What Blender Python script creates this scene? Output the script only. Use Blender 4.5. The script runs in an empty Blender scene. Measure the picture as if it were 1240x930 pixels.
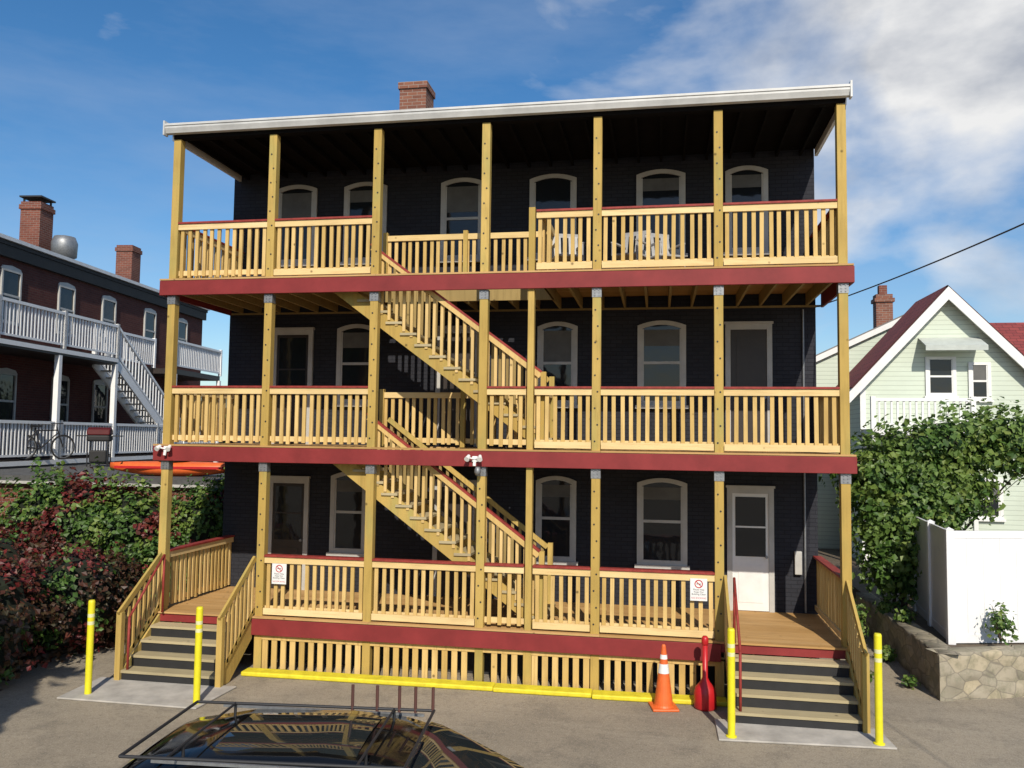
import bpy, math, random
import numpy as np
from mathutils import Vector, Matrix, noise
random.seed(7); rng=np.random.default_rng(7)
scene=bpy.context.scene; COL=scene.collection
scene.view_settings.view_transform='Standard'; scene.view_settings.look='None'; scene.view_settings.exposure=0
R=math.radians

# ---------------------------------------------------------------- materials
def newmat(name):
    m=bpy.data.materials.new(name); m.use_nodes=True; nt=m.node_tree
    return m,nt,nt.nodes["Principled BSDF"]
def nd(nt,t,**k):
    n=nt.nodes.new(t)
    for a,b in k.items():
        if a in n.inputs: n.inputs[a].default_value=b
        else: setattr(n,a,b)
    return n
def rgba(c): return (c[0],c[1],c[2],1)
def mixc(nt,fac,a,b,blend='MIX'):
    m=nt.nodes.new("ShaderNodeMix"); m.data_type='RGBA'; m.blend_type=blend
    for s,v in ((0,fac),(6,a),(7,b)):
        if hasattr(v,'links'): nt.links.new(v,m.inputs[s])
        else: m.inputs[s].default_value = v if s==0 else rgba(v)
    return m.outputs[2]
def ramp(nt,src,stops):
    r=nt.nodes.new("ShaderNodeValToRGB"); nt.links.new(src,r.inputs[0])
    e=r.color_ramp.elements
    while len(e)<len(stops): e.new(.5)
    for i,(p,c) in enumerate(stops): e[i].position=p; e[i].color=rgba(c) if not isinstance(c,(int,float)) else (c,c,c,1)
    return r.outputs[0]
def mapr(nt,src,a,b,c,d):
    n=nt.nodes.new("ShaderNodeMapRange"); nt.links.new(src,n.inputs[0])
    for i,v in enumerate((a,b,c,d)): n.inputs[i+1].default_value=v
    return n.outputs[0]
def noise_n(nt,vec,scale,detail=4,rough=.55):
    n=nd(nt,"ShaderNodeTexNoise",Scale=scale,Detail=detail,Roughness=rough)
    if vec is not None: nt.links.new(vec,n.inputs['Vector'])
    return n.outputs['Fac']
def scaled(nt,vec,s):
    m=nt.nodes.new("ShaderNodeMapping"); m.inputs['Scale'].default_value=s; nt.links.new(vec,m.inputs['Vector']); return m.outputs[0]
def bump(nt,b,h,strength=.3,dist=.01):
    n=nd(nt,"ShaderNodeBump",Strength=strength,Distance=dist); nt.links.new(h,n.inputs['Height']); nt.links.new(n.outputs[0],b.inputs['Normal'])
def wood(name,c1,c2,dark,rough=.75,axis='z',green=0):
    m,nt,b=newmat(name); tc=nd(nt,"ShaderNodeTexCoord").outputs['Object']; g=nd(nt,"ShaderNodeNewGeometry")
    oi=nd(nt,"ShaderNodeObjectInfo").outputs['Random']
    rs=nd(nt,"ShaderNodeMath",operation='ADD'); nt.links.new(g.outputs['Random Per Island'],rs.inputs[0]); nt.links.new(oi,rs.inputs[1])
    rf=nd(nt,"ShaderNodeMath",operation='FRACT'); nt.links.new(rs.outputs[0],rf.inputs[0]); rnd=rf.outputs[0]
    sc={'z':(22,22,1.6),'x':(1.6,22,22)}[axis]
    add=nt.nodes.new("ShaderNodeVectorMath"); add.operation='ADD'; nt.links.new(tc,add.inputs[0])
    cmb=nt.nodes.new("ShaderNodeCombineXYZ"); mul=nd(nt,"ShaderNodeMath",operation='MULTIPLY'); nt.links.new(rnd,mul.inputs[0]); mul.inputs[1].default_value=37
    nt.links.new(mul.outputs[0],cmb.inputs[0]); nt.links.new(mul.outputs[0],cmb.inputs[2]); nt.links.new(cmb.outputs[0],add.inputs[1])
    grain=noise_n(nt,scaled(nt,add.outputs[0],sc),1.,5,.6)
    big=noise_n(nt,add.outputs[0],1.3,3)
    col=mixc(nt,rnd,c1,c2)
    if green: col=mixc(nt,mapr(nt,noise_n(nt,scaled(nt,add.outputs[0],(3,3,.8)),1.,3),.5,.68,0,green),col,(.30,.30,.10))
    col=mixc(nt,mapr(nt,grain,.50,.72,0,.6),col,dark)
    col=mixc(nt,mapr(nt,big,.45,.75,0,.5),col,[x*.66 for x in c1])
    kn=nd(nt,"ShaderNodeTexVoronoi",Scale=3.3); nt.links.new(add.outputs[0],kn.inputs['Vector'])
    col=mixc(nt,mapr(nt,kn.outputs['Distance'],.04,.1,.8,0),col,[x*.3 for x in dark])
    nt.links.new(col,b.inputs['Base Color']); b.inputs['Roughness'].default_value=rough; b.inputs['Specular IOR Level'].default_value=.25
    bump(nt,b,grain,.25,.004); return m
def plain(name,c,rough=.6,metal=0,var=.15,scale=5,bmp=.1,spec=.5):
    m,nt,b=newmat(name); tc=nd(nt,"ShaderNodeTexCoord").outputs['Object']
    n=noise_n(nt,tc,scale,6,.65)
    col=mixc(nt,mapr(nt,n,.35,.75,0,1),c,[x*(1-var*2) for x in c])
    nt.links.new(col,b.inputs['Base Color']); b.inputs['Roughness'].default_value=rough; b.inputs['Metallic'].default_value=metal
    b.inputs['Specular IOR Level'].default_value=spec
    if bmp: bump(nt,b,noise_n(nt,tc,scale*12,3),bmp,.003)
    return m
def brick(name,c1,c2,mortar,rough=.85,bs=.4):
    m,nt,b=newmat(name); tc=nd(nt,"ShaderNodeTexCoord").outputs['Object']
    sp=nt.nodes.new("ShaderNodeSeparateXYZ"); nt.links.new(tc,sp.inputs[0])
    ad=nd(nt,"ShaderNodeMath",operation='ADD'); nt.links.new(sp.outputs[0],ad.inputs[0]); nt.links.new(sp.outputs[1],ad.inputs[1])
    cb=nt.nodes.new("ShaderNodeCombineXYZ"); nt.links.new(ad.outputs[0],cb.inputs[0]); nt.links.new(sp.outputs[2],cb.inputs[1])
    br=nd(nt,"ShaderNodeTexBrick",Scale=1.); br.inputs['Brick Width'].default_value=.21; br.inputs['Row Height'].default_value=.072
    br.inputs['Mortar Size'].default_value=.006; br.inputs['Mortar Smooth'].default_value=.3
    br.inputs['Color1'].default_value=rgba(c1); br.inputs['Color2'].default_value=rgba(c2); br.inputs['Mortar'].default_value=rgba(mortar)
    nt.links.new(cb.outputs[0],br.inputs['Vector'])
    n=noise_n(nt,tc,.9,6,.7)
    col=mixc(nt,mapr(nt,n,.4,.75,0,.5),br.outputs['Color'],[x*.5 for x in c1])
    nt.links.new(col,b.inputs['Base Color']); b.inputs['Roughness'].default_value=rough; b.inputs['Specular IOR Level'].default_value=.25
    inv=nd(nt,"ShaderNodeMath",operation='SUBTRACT'); inv.inputs[0].default_value=1; nt.links.new(br.outputs['Fac'],inv.inputs[1])
    bump(nt,b,inv.outputs[0],bs,.008); return m
def leafmat(name,cols):
    m,nt,b=newmat(name); g=nd(nt,"ShaderNodeNewGeometry")
    st=[(i/(len(cols)-1),c) for i,c in enumerate(cols)]
    col=ramp(nt,g.outputs['Random Per Island'],st)
    nt.links.new(col,b.inputs['Base Color']); b.inputs['Roughness'].default_value=.5
    tr=nt.nodes.new("ShaderNodeBsdfTranslucent"); nt.links.new(col,tr.inputs[0])
    mx=nt.nodes.new("ShaderNodeMixShader"); mx.inputs[0].default_value=.28
    nt.links.new(b.outputs[0],mx.inputs[1]); nt.links.new(tr.outputs[0],mx.inputs[2])
    nt.links.new(mx.outputs[0],nt.nodes['Material Output'].inputs['Surface']); return m

POST=wood("treated_post_wood",(.43,.29,.075),(.55,.38,.115),(.30,.20,.055),axis='z',green=.5)
RAIL=wood("new_pine_wood",(.60,.41,.15),(.70,.50,.22),(.42,.27,.09),axis='z')
RAILX=wood("new_pine_board_wood",(.70,.51,.23),(.80,.61,.32),(.48,.31,.12),axis='x')
BALU=wood("baluster_wood",(.52,.345,.11),(.70,.49,.20),(.36,.23,.075),axis='z')
DECKW=wood("deck_board_wood",(.46,.27,.10),(.56,.35,.15),(.30,.17,.06),axis='x')
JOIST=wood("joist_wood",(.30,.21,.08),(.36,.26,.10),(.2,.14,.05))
TREAD=wood("weathered_tread_wood",(.38,.32,.19),(.48,.40,.24),(.27,.21,.12),axis='x')
RED=plain("dark_red_paint",(.25,.032,.032),.6,var=.18,scale=1.7,spec=.3)
REDCAP=plain("red_cap_paint",(.32,.045,.035),.6,var=.25,scale=9,spec=.3)
CHAR=brick("charcoal_painted_brick",(.032,.034,.043),(.026,.027,.035),(.017,.018,.024),bs=.6)
WHITE=plain("white_paint",(.80,.80,.78),.5,var=.07,scale=4)
GREYW=plain("weathered_white_paint",(.72,.72,.72),.6,var=.10,scale=4)
TRIMW=plain("off_white_trim",(.50,.49,.46),.6,var=.12,scale=3)
GUT=plain("gutter_paint",(.60,.60,.58),.45,var=.15,scale=2)
GALV=plain("galvanised_steel",(.30,.31,.32),.5,.6,var=.2,scale=20)
BLACKM=plain("black_metal",(.02,.02,.022),.55,.0,var=.1)
ROOFD=plain("dark_roofing",(.05,.05,.05),.9,var=.2,scale=8)
CEIL=plain("shade_dark_ceiling",(.010,.008,.007),.95,var=.2,scale=3,spec=.1)  # porch shade put into the colour: ceiling and rafters near black
BRICKR=brick("red_brick",(.22,.075,.05),(.15,.05,.035),(.25,.21,.18))
BRICKL=brick("dark_red_brick",(.11,.032,.026),(.08,.022,.02),(.09,.07,.06))
BRICKC=brick("chimney_brick",(.26,.11,.07),(.17,.07,.05),(.33,.29,.25))
YEL=plain("yellow_paint",(.80,.68,.03),.6,var=.16,scale=7)
YELB=plain("yellow_plastic",(.78,.70,.02),.5,var=.08,scale=8,bmp=0)
CONC=plain("pale_concrete",(.48,.45,.40),.9,var=.2,scale=3,bmp=.4)
ORANGE=plain("orange_plastic",(.80,.15,.03),.5,var=.14,scale=7)
REDPL=plain("red_plastic",(.50,.015,.02),.4,var=.1,scale=9)
WHVIN=plain("white_vinyl",(.80,.80,.80),.35,var=.05,scale=1.5,bmp=0)
SOIL=plain("soil",(.14,.105,.07),.95,var=.25,scale=6,bmp=.6)
INNER=plain("inner_shade_fill",(.010,.015,.006),1,var=.3,scale=7)  # near-black colour stands in for shade deep in the foliage
BARK=plain("bark",(.09,.06,.04),.9,var=.25,scale=15,bmp=.6)
RUBBER=plain("rubber",(.02,.02,.02),.8)
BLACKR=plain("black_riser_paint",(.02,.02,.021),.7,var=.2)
DARKD=plain("dark_brown_door_paint",(.035,.026,.022),.5)
m,nt,b=newmat("window_glass"); b.inputs['Base Color'].default_value=(.015,.018,.022,1); b.inputs['Roughness'].default_value=.05; GLASS=m
b.inputs['Specular IOR Level'].default_value=.4
tc=nd(nt,"ShaderNodeTexCoord").outputs['Object']; bump(nt,b,noise_n(nt,tc,2.5,2),.15,.03)
CURT=plain("window_blind",(.13,.13,.125),.8,var=.2,scale=3)
m,nt,b=newmat("car_paint"); b.inputs['Base Color'].default_value=(.006,.006,.006,1); CARP=m; b.inputs['Specular IOR Level'].default_value=.32
tc=nd(nt,"ShaderNodeTexCoord").outputs['Object']; nt.links.new(mapr(nt,noise_n(nt,tc,5,6,.7),.35,.7,.03,.14),b.inputs['Roughness'])
m,nt,b=newmat("pale_green_siding"); tc=nd(nt,"ShaderNodeTexCoord").outputs['Object']; sp=nt.nodes.new("ShaderNodeSeparateXYZ"); nt.links.new(tc,sp.inputs[0])
fr=nd(nt,"ShaderNodeMath",operation='MULTIPLY'); nt.links.new(sp.outputs[2],fr.inputs[0]); fr.inputs[1].default_value=8
f2=nd(nt,"ShaderNodeMath",operation='FRACT'); nt.links.new(fr.outputs[0],f2.inputs[0])
col=mixc(nt,mapr(nt,f2.outputs[0],.0,.16,1,0),(.62,.69,.58),(.30,.34,.28)); col=mixc(nt,mapr(nt,noise_n(nt,tc,1.2,5),.45,.75,0,.3),col,(.42,.46,.38))
nt.links.new(col,b.inputs['Base Color']); b.inputs['Roughness'].default_value=.6
bump(nt,b,f2.outputs[0],.5,.02); SIDING=m
m,nt,b=newmat("red_shingle"); tc=nd(nt,"ShaderNodeTexCoord").outputs['Object']
br=nd(nt,"ShaderNodeTexBrick",Scale=1.); nt.links.new(tc,br.inputs['Vector']); br.inputs['Brick Width'].default_value=.3; br.inputs['Row Height'].default_value=.14; br.inputs['Mortar Size'].default_value=.008
br.inputs['Color1'].default_value=(.26,.05,.045,1); br.inputs['Color2'].default_value=(.19,.035,.035,1); br.inputs['Mortar'].default_value=(.06,.015,.015,1)
nt.links.new(br.outputs['Color'],b.inputs['Base Color']); b.inputs['Roughness'].default_value=.9; SHING=m
# ground
m,nt,b=newmat("dusty_asphalt"); tc=nd(nt,"ShaderNodeTexCoord").outputs['Object']
n1=noise_n(nt,tc,.28,6,.6); n2=noise_n(nt,tc,1.3,8,.75); n3=noise_n(nt,tc,48,4,.8); n4=noise_n(nt,scaled(nt,tc,(.5,2.2,1)),.9,5,.65); n5=noise_n(nt,tc,14,5,.75)
col=mixc(nt,mapr(nt,n1,.38,.62,0,1),(.32,.275,.21),(.42,.355,.265))
col=mixc(nt,mapr(nt,n2,.50,.64,0,.65),col,(.22,.195,.155))
col=mixc(nt,mapr(nt,n4,.52,.72,0,.5),col,(.50,.43,.33))
col=mixc(nt,mapr(nt,n5,.52,.70,0,.6),col,(.18,.16,.13))
col=mixc(nt,mapr(nt,n5,.45,.30,0,.5),col,(.50,.44,.35))
col=mixc(nt,mapr(nt,n3,.52,.70,0,.8),col,(.60,.54,.45))
col=mixc(nt,mapr(nt,n3,.44,.28,0,.8),col,(.11,.10,.08))
nt.links.new(col,b.inputs['Base Color']); b.inputs['Roughness'].default_value=.95; bump(nt,b,n3,1,.025); b.inputs['Specular IOR Level'].default_value=.15; GROUND=m
m,nt,b=newmat("field_stone"); tc=nd(nt,"ShaderNodeTexCoord").outputs['Object']
mp=scaled(nt,tc,(1,1,1.5)); vo=nd(nt,"ShaderNodeTexVoronoi",Scale=3.2); nt.links.new(mp,vo.inputs['Vector'])
ve=nd(nt,"ShaderNodeTexVoronoi",Scale=3.2,feature='DISTANCE_TO_EDGE'); nt.links.new(mp,ve.inputs['Vector'])
col=ramp(nt,vo.outputs['Color'],[(0,(.20,.18,.13)),(.5,(.33,.29,.22)),(1,(.43,.36,.24))])
col=mixc(nt,mapr(nt,noise_n(nt,tc,7,6,.7),.45,.7,0,.7),col,(.14,.14,.085))
col=mixc(nt,mapr(nt,ve.outputs['Distance'],.01,.04,.7,0),col,(.16,.14,.11)); nt.links.new(col,b.inputs['Base Color']); b.inputs['Roughness'].default_value=.95
bump(nt,b,ve.outputs['Distance'],.6,.04); STONE=m
G1=leafmat("green_leaves",[(.03,.07,.012),(.06,.13,.02),(.10,.19,.035),(.05,.10,.02)])
G2=leafmat("yellow_green_leaves",[(.08,.14,.02),(.14,.22,.04),(.20,.26,.06)])
G3=leafmat("fresh_green_leaves",[(.06,.12,.02),(.12,.20,.04),(.17,.26,.06),(.08,.14,.03)])
R1=leafmat("crimson_leaves",[(.10,.015,.015),(.20,.025,.025),(.13,.035,.02),(.07,.02,.015)])
B1=leafmat("brown_red_leaves",[(.05,.022,.012),(.09,.03,.018),(.045,.04,.015),(.11,.05,.02)])

# ---------------------------------------------------------------- mesh helper
class M:
    def __init__(s): s.v=[]; s.f=[]
    def box(s,x0,x1,y0,y1,z0,z1):
        n=len(s.v); s.v+=[(x0,y0,z0),(x1,y0,z0),(x1,y1,z0),(x0,y1,z0),(x0,y0,z1),(x1,y0,z1),(x1,y1,z1),(x0,y1,z1)]
        s.f+=[tuple(n+i for i in q) for q in ((0,3,2,1),(4,5,6,7),(0,1,5,4),(1,2,6,5),(2,3,7,6),(3,0,4,7))]; return s
    def beam(s,p0,p1,w,h,up=(0,0,1)):
        p0=Vector(p0);p1=Vector(p1);d=(p1-p0).normalized();u=Vector(up);sd=d.cross(u).normalized();u2=sd.cross(d).normalized()
        n=len(s.v)
        for p in (p0,p1):
            for a,b in ((-1,-1),(1,-1),(1,1),(-1,1)): s.v.append(tuple(p+sd*(a*w/2)+u2*(b*h/2)))
        s.f+=[tuple(n+i for i in q) for q in ((0,1,2,3),(7,6,5,4),(0,4,5,1),(1,5,6,2),(2,6,7,3),(3,7,4,0))]; return s
    def cyl(s,p0,p1,r0,r1=None,n=16,cap=True):
        r1=r0 if r1 is None else r1
        p0=Vector(p0);p1=Vector(p1);d=(p1-p0).normalized();a=d.orthogonal().normalized();b=d.cross(a)
        k=len(s.v)
        for p,r in ((p0,r0),(p1,r1)):
            for i in range(n):
                t=2*math.pi*i/n; s.v.append(tuple(p+a*(r*math.cos(t))+b*(r*math.sin(t))))
        for i in range(n): j=(i+1)%n; s.f.append((k+i,k+j,k+n+j,k+n+i))
        if cap: s.f.append(tuple(k+i for i in range(n))[::-1]); s.f.append(tuple(k+n+i for i in range(n)))
        return s
    def lathe(s,cx,cy,prof,n=24):
        k=len(s.v)
        for r,z in prof:
            for i in range(n): t=2*math.pi*i/n; s.v.append((cx+r*math.cos(t),cy+r*math.sin(t),z))
        for j in range(len(prof)-1):
            for i in range(n): a=(i+1)%n; s.f.append((k+j*n+i,k+j*n+a,k+(j+1)*n+a,k+(j+1)*n+i))
        s.f.append(tuple(k+i for i in range(n))[::-1]); e=k+(len(prof)-1)*n; s.f.append(tuple(e+i for i in range(n))); return s
    def prism(s,pts,y0,y1,axis='y'):
        n=len(pts);k=len(s.v)
        for t in (y0,y1):
            for a,b in pts: s.v.append({'y':(a,t,b),'x':(t,a,b),'z':(a,b,t)}[axis])
        s.f.append(tuple(k+i for i in range(n))); s.f.append(tuple(k+n+i for i in range(n))[::-1])
        for i in range(n): j=(i+1)%n; s.f.append((k+i,k+n+i,k+n+j,k+j))
        return s
    def poly(s,pts):
        k=len(s.v); s.v+=[tuple(p) for p in pts]; s.f.append(tuple(range(k,k+len(pts)))); return s
    def obj(s,name,mat,parent=None,bevel=0,smooth=False,label=None,fix=True):
        me=bpy.data.meshes.new(name); me.from_pydata(s.v,[],s.f)
        if fix:
            import bmesh
            bm=bmesh.new(); bm.from_mesh(me); bmesh.ops.recalc_face_normals(bm,faces=bm.faces); bm.to_mesh(me); bm.free()
        for mt in (mat if isinstance(mat,list) else [mat]): me.materials.append(mt)
        if smooth:
            for p in me.polygons: p.use_smooth=True
        o=bpy.data.objects.new(name,me); COL.objects.link(o)
        if parent: o.parent=parent
        if bevel:
            b=o.modifiers.new("bevel",'BEVEL'); b.width=bevel; b.segments=2; b.limit_method='ANGLE'
        if label: o["label"]=label
        return o
def thing(name,loc,label,cat,rot=0,group=None):
    e=bpy.data.objects.new(name,None); COL.objects.link(e); e.location=loc; e.rotation_euler=(0,0,rot); e.empty_display_size=.2
    e["label"]=label; e["category"]=cat
    if group: e["group"]=group
    return e
def clone(top,loc,rot=None,label=None):
    n=top.copy(); COL.objects.link(n); n.location=loc
    if rot is not None: n.rotation_euler=(0,0,rot)
    if label: n["label"]=label
    def rec(src,dst):
        for c in list(src.children):
            if c==n: continue
            k=c.copy(); COL.objects.link(k); k.parent=dst; rec(c,k)
    rec(top,n); return n
def part(name,parent,loc=(0,0,0)):
    e=bpy.data.objects.new(name,None); COL.objects.link(e); e.parent=parent; e.location=loc; e.empty_display_size=.1; return e
def text_obj(body,size,mat,parent,loc,rot,name="lettering",align='CENTER'):
    c=bpy.data.curves.new("t",'FONT'); c.body=body; c.size=size; c.align_x=align; c.extrude=.0005; c.space_line=.95
    o=bpy.data.objects.new("t",c); COL.objects.link(o); bpy.context.view_layer.update()
    me=bpy.data.meshes.new_from_object(o.evaluated_get(bpy.context.evaluated_depsgraph_get())); bpy.data.objects.remove(o)
    me.materials.clear(); me.materials.append(mat)
    n=bpy.data.objects.new(name,me); COL.objects.link(n); n.parent=parent; n.location=loc; n.rotation_euler=rot; return n

# ---------------------------------------------------------------- ground
g=M(); S=400
g.poly([(-S,-S,0),(S,-S,0),(S,S,0),(-S,S,0)]); go=g.obj("ground",GROUND); go["kind"]="structure"
g=M(); g.prism([(12.6,.85),(13.9,1.3),(30,5.5),(30,60),(12.6,60)],.002,.62,'z'); o=g.obj("raised_ground",SOIL); o["kind"]="structure"
g=M(); g.box(-60,-1.9,-1.0,80,.002,.12); o=g.obj("planting_ground",SOIL); o["kind"]="structure"
g=M(); g.prism([(-.35,-.95),(1.95,-.95),(1.9,-2.0),(-.3,-2.0)],.003,.03,'z'); o=g.obj("pavement",CONC,bevel=.01); o["kind"]="structure"
g=M(); g.prism([(9.05,-.9),(11.2,-.85),(11.25,-1.55),(9.05,-1.7)],.003,.03,'z'); o=g.obj("pavement",CONC,bevel=.01); o["kind"]="structure"

# ---------------------------------------------------------------- main building
PX=[0,1.792,3.659,5.509,7.322,9.186,11.0]; EX=6.28
YB=2.353; D1,D2,D3=.88,3.68,6.52
B=thing("apartment_building",(0,0,0),"three-storey charcoal brick apartment house with stacked yellow timber porches","apartment building")
w=M(); w.box(-.2,11.02,YB,11,0,9.2); w.obj("wall",CHAR,B)
w=M(); w.prism([(-.12,9.19),(YB,9.42),(11.2,9.8),(11.2,9.72),(YB,9.34),(-.12,9.12)],-.12,11.08,'x'); rf=w.obj("roof",ROOFD,B)
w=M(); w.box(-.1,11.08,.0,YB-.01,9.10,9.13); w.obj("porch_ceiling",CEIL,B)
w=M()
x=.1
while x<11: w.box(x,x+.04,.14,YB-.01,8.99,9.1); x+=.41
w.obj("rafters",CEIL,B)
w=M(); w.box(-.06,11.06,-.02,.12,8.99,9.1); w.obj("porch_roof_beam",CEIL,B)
gprof=[(-.05,9.05),(-.05,9.20),(-.17,9.215),(-.17,9.18),(-.155,9.175),(-.155,9.14),(-.13,9.085),(-.12,9.06)]
w=M(); w.prism(gprof,-.15,11.10,'x'); gt=w.obj("gutter",GUT,B)
w=M(); w.box(-.17,11.12,-.10,.05,9.218,9.245); w.obj("roof_edge_trim",GREYW,B)
for a,c in ((11.102,11.13),(-.18,-.152)):
    w=M(); w.box(a,c,-.17,-.05,9.02,9.27); w.obj("gutter_end",GUT,B)
for xx in (-.1,11.03):
    w=M(); w.box(xx,xx+.05,.0,YB,8.97,9.18); w.obj("side_fascia",WHITE,B)
ch=M(); ch.box(2.84,3.42,3.6,4.2,9.3,11.24).box(2.81,3.45,3.57,4.23,11.24,11.38); c=ch.obj("chimney",BRICKC,B)
pp=M(); pp.cyl((5.0,2.9,9.3),(5.0,2.9,10.05),.025); pp.obj("vent_pipe",WHITE,B)

def window(x0,x1,z0,z1,parent,y,arch=.09,fw=.085,blind=.45,fmat=TRIMW):
    W=part("window",parent)
    def contour(a0,a1,b0,b1,ar):
        pts=[(a0,b0),(a1,b0)]
        n=10
        for i in range(n+1):
            t=i/n; pts.append((a1+(a0-a1)*t, b1-ar+ar*4*t*(1-t)))
        return pts
    o=contour(x0,x1,z0,z1,arch); i=contour(x0+fw,x1-fw,z0+fw,z1-fw*.9,arch*.8)
    f=M(); n=len(o); 
    for yy in (y-.05,y-.012):
        f.v+= [(a,yy,b) for a,b in o]+[(a,yy,b) for a,b in i]
    for k in range(n):
        j=(k+1)%n
        f.f+= [(k,j,n+j,n+k),(2*n+k,3*n+k,3*n+j,2*n+j),(k,2*n+k,2*n+j,j),(n+k,n+j,3*n+j,3*n+k)]
    zm=(z0+z1)/2
    f.box(x0+fw,x1-fw,y-.042,y-.02,zm-.025,zm+.025)
    f.box(x0+fw,x0+fw+.03,y-.038,y-.02,z0+fw,z1-fw-arch*.8).box(x1-fw-.03,x1-fw,y-.038,y-.02,z0+fw,z1-fw-arch*.8)
    f.box(x0-.04,x1+.04,y-.09,y-.001,z0-.06,z0)
    f.obj("window_frame",fmat,W)
    p=M(); p.poly([(a,y-.022,b) for a,b in i]); p.obj("window_pane",GLASS,W,fix=False)
    if blind:
        p=M(); zb=z1-(z1-z0)*blind; p.box(x0+fw+.032,x1-fw-.032,y-.0265,y-.0225,zb,z1-fw-arch*.9); p.obj("window_blind",CURT,W)
    return W
for a,c in ((.74,1.6),(2.17,3.05),(4.14,4.99),(5.87,6.76),(7.87,8.76),(9.47,10.22)): window(a,c,7.25,8.84,B,YB,blind=random.choice((.25,.42,0)))
for a,c in ((2.1,2.9),(6.05,6.8),(7.9,8.77)): window(a,c,4.48,6.03,B,YB,blind=random.choice((.3,.5)))
for a,c in ((2.05,2.8),(6.05,6.8),(7.9,8.79)): window(a,c,1.62,3.17,B,YB,blind=random.choice((.25,.42)))
def door(x0,x1,z0,z1,parent,y,mat,glass=True):
    Dd=part("door",parent)
    f=M(); f.box(x0,x0+.09,y-.05,y-.002,z0,z1).box(x1-.09,x1,y-.05,y-.002,z0,z1).box(x0+.09,x1-.09,y-.048,y-.002,z1-.1,z1).box(x0-.02,x1+.02,y-.08,y-.001,z1,z1+.04); f.obj("door_frame",TRIMW,Dd)
    l=M(); a0,a1=x0+.092,x1-.092
    l.box(a0,a1,y-.03,y-.004,z0+.01,z1-.1); l.box(a0+.1,a1-.1,y-.038,y-.03,z0+.15,z0+.8); l.obj("door_leaf",mat,Dd)
    if glass:
        l=M(); l.box(a0+.05,a1-.05,y-.036,y-.0305,z0+.95,z1-.16); l.obj("door_pane",GLASS,Dd)
        l=M(); l.box(a0+.05,a1-.05,y-.041,y-.0365,z0+1.45,z0+1.48); l.obj("glazing_bar",mat,Dd)
    else:
        l=M(); l.box(a0+.1,a1-.1,y-.038,y-.0302,z0+1.0,z1-.25); l.obj("door_panel",mat,Dd)
    l=M(); l.cyl((a1-.04,y-.03,z0+.95),(a1-.04,y-.08,z0+.95),.025); l.obj("handle",GALV,Dd)
door(.76,1.6,D2,5.93,B,YB,DARKD); door(9.46,10.27,D2,5.95,B,YB,DARKD,False)
door(.77,1.6,D1,3.02,B,YB,DARKD); door(9.48,10.28,D1,3.03,B,YB,WHITE)
door(4.1,4.95,D2,5.93,B,YB,DARKD,False); door(4.1,4.95,D1,3.02,B,YB,DARKD,False)
for z0,z1 in ((3.40,3.645),(6.235,6.485)):
    w=M(); w.box(-.2,11.15,-.055,-.01,z0,z1); w.obj("red_fascia",RED,B,bevel=.006)
    for xx in (-.2,11.11):
        w=M(); w.box(xx,xx+.04,-.009,YB-.0,z0,z1); w.obj("red_fascia",RED,B)
w=M(); w.box(1.70,9.2,-.055,-.01,.58,.84); w.obj("red_fascia",RED,B,bevel=.006)
w=M(); w.box(-.1,1.70,-.03,-.01,.72,.85); w.obj("red_fascia",RED,B)
w=M(); w.box(9.2,11.12,-.03,-.01,.72,.85); w.obj("red_fascia",RED,B)
for a in (11.09,-.13): w=M(); w.box(a,a+.04,-.009,YB,.58,.84); w.obj("red_fascia",RED,B)
def deck(z,op,name="deck"):
    w=M(); y=-.06
    while y<YB-.02:
        y1=min(y+.138,YB-.002)
        if op and y1>.17 and y<1.28: segs=[(-.2,3.35),(6.45,11.14)]
        else: segs=[(-.2,3.7),(3.703,7.4),(7.403,11.14)]
        for a,c in segs: w.box(a,c,y,y1,z-.028,z)
        y+=.144
    w.obj(name,DECKW,B)
    w=M(); x=.05
    while x<11:
        inn=op and 3.3<x<6.45
        w.box(x,x+.04,1.30 if inn else .0,YB-.003,z-.245,z-.03); x+=.4
    if op:
        w.box(3.30,3.345,.0,1.3,z-.245,z-.03).box(6.46,6.50,.0,1.3,z-.245,z-.03).box(3.35,6.45,1.255,1.295,z-.25,z-.032)
    w.box(-.15,11.1,.0+.0,.04,z-.27,z-.245).box(-.15,11.1,YB-.05,YB-.004,z-.28,z-.247)
    w.obj("joists",JOIST,B)
deck(D1,False); deck(D2,True); deck(D3,True)
def post(x,z0,z1,y=0,wd=.135,br=True,bolts=True):
    p=M(); p.box(x-wd/2,x+wd/2,y,y+.14,z0,z1); po=p.obj("porch_post",POST,B,bevel=.006)
    if br:
        q=M(); q.box(x-wd/2-.006,x+wd/2+.006,y-.008,y-.001,z1-.15,z1); q.box(x-wd/2-.007,x-wd/2-.001,y-.001,y+.12,z1-.15,z1).box(x+wd/2+.001,x+wd/2+.007,y-.001,y+.12,z1-.15,z1)
        for dz in (.03,.075,.12):
            for dx in (-.03,.03): q.cyl((x+dx,y-.008,z1-dz),(x+dx,y-.018,z1-dz),.012,n=6)
        q.obj("bracket",GALV,po)
    if bolts:
        q=M()
        for i in range(9):
            zz=z0+.15+(z1-z0-.5)*i/8; q.cyl((x+(.02 if i%2 else -.02),y+.002,zz),(x+(.02 if i%2 else -.02),y-.006,zz),.015,n=6)
        q.obj("bolts",BLACKM,po)
for i,x in enumerate(PX):
    post(x,D3-.005,8.99,br=False,bolts=i in(1,2,3,4,5)); post(x,D2-.005,6.235,bolts=i in (1,2,4,5)); post(x,D1-.005,3.40,bolts=i in (1,3,4,5))
post(EX,D2-.005,6.235,wd=.10,br=False,bolts=False); post(EX,D1-.005,3.4,wd=.10,br=False,bolts=False)
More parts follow.
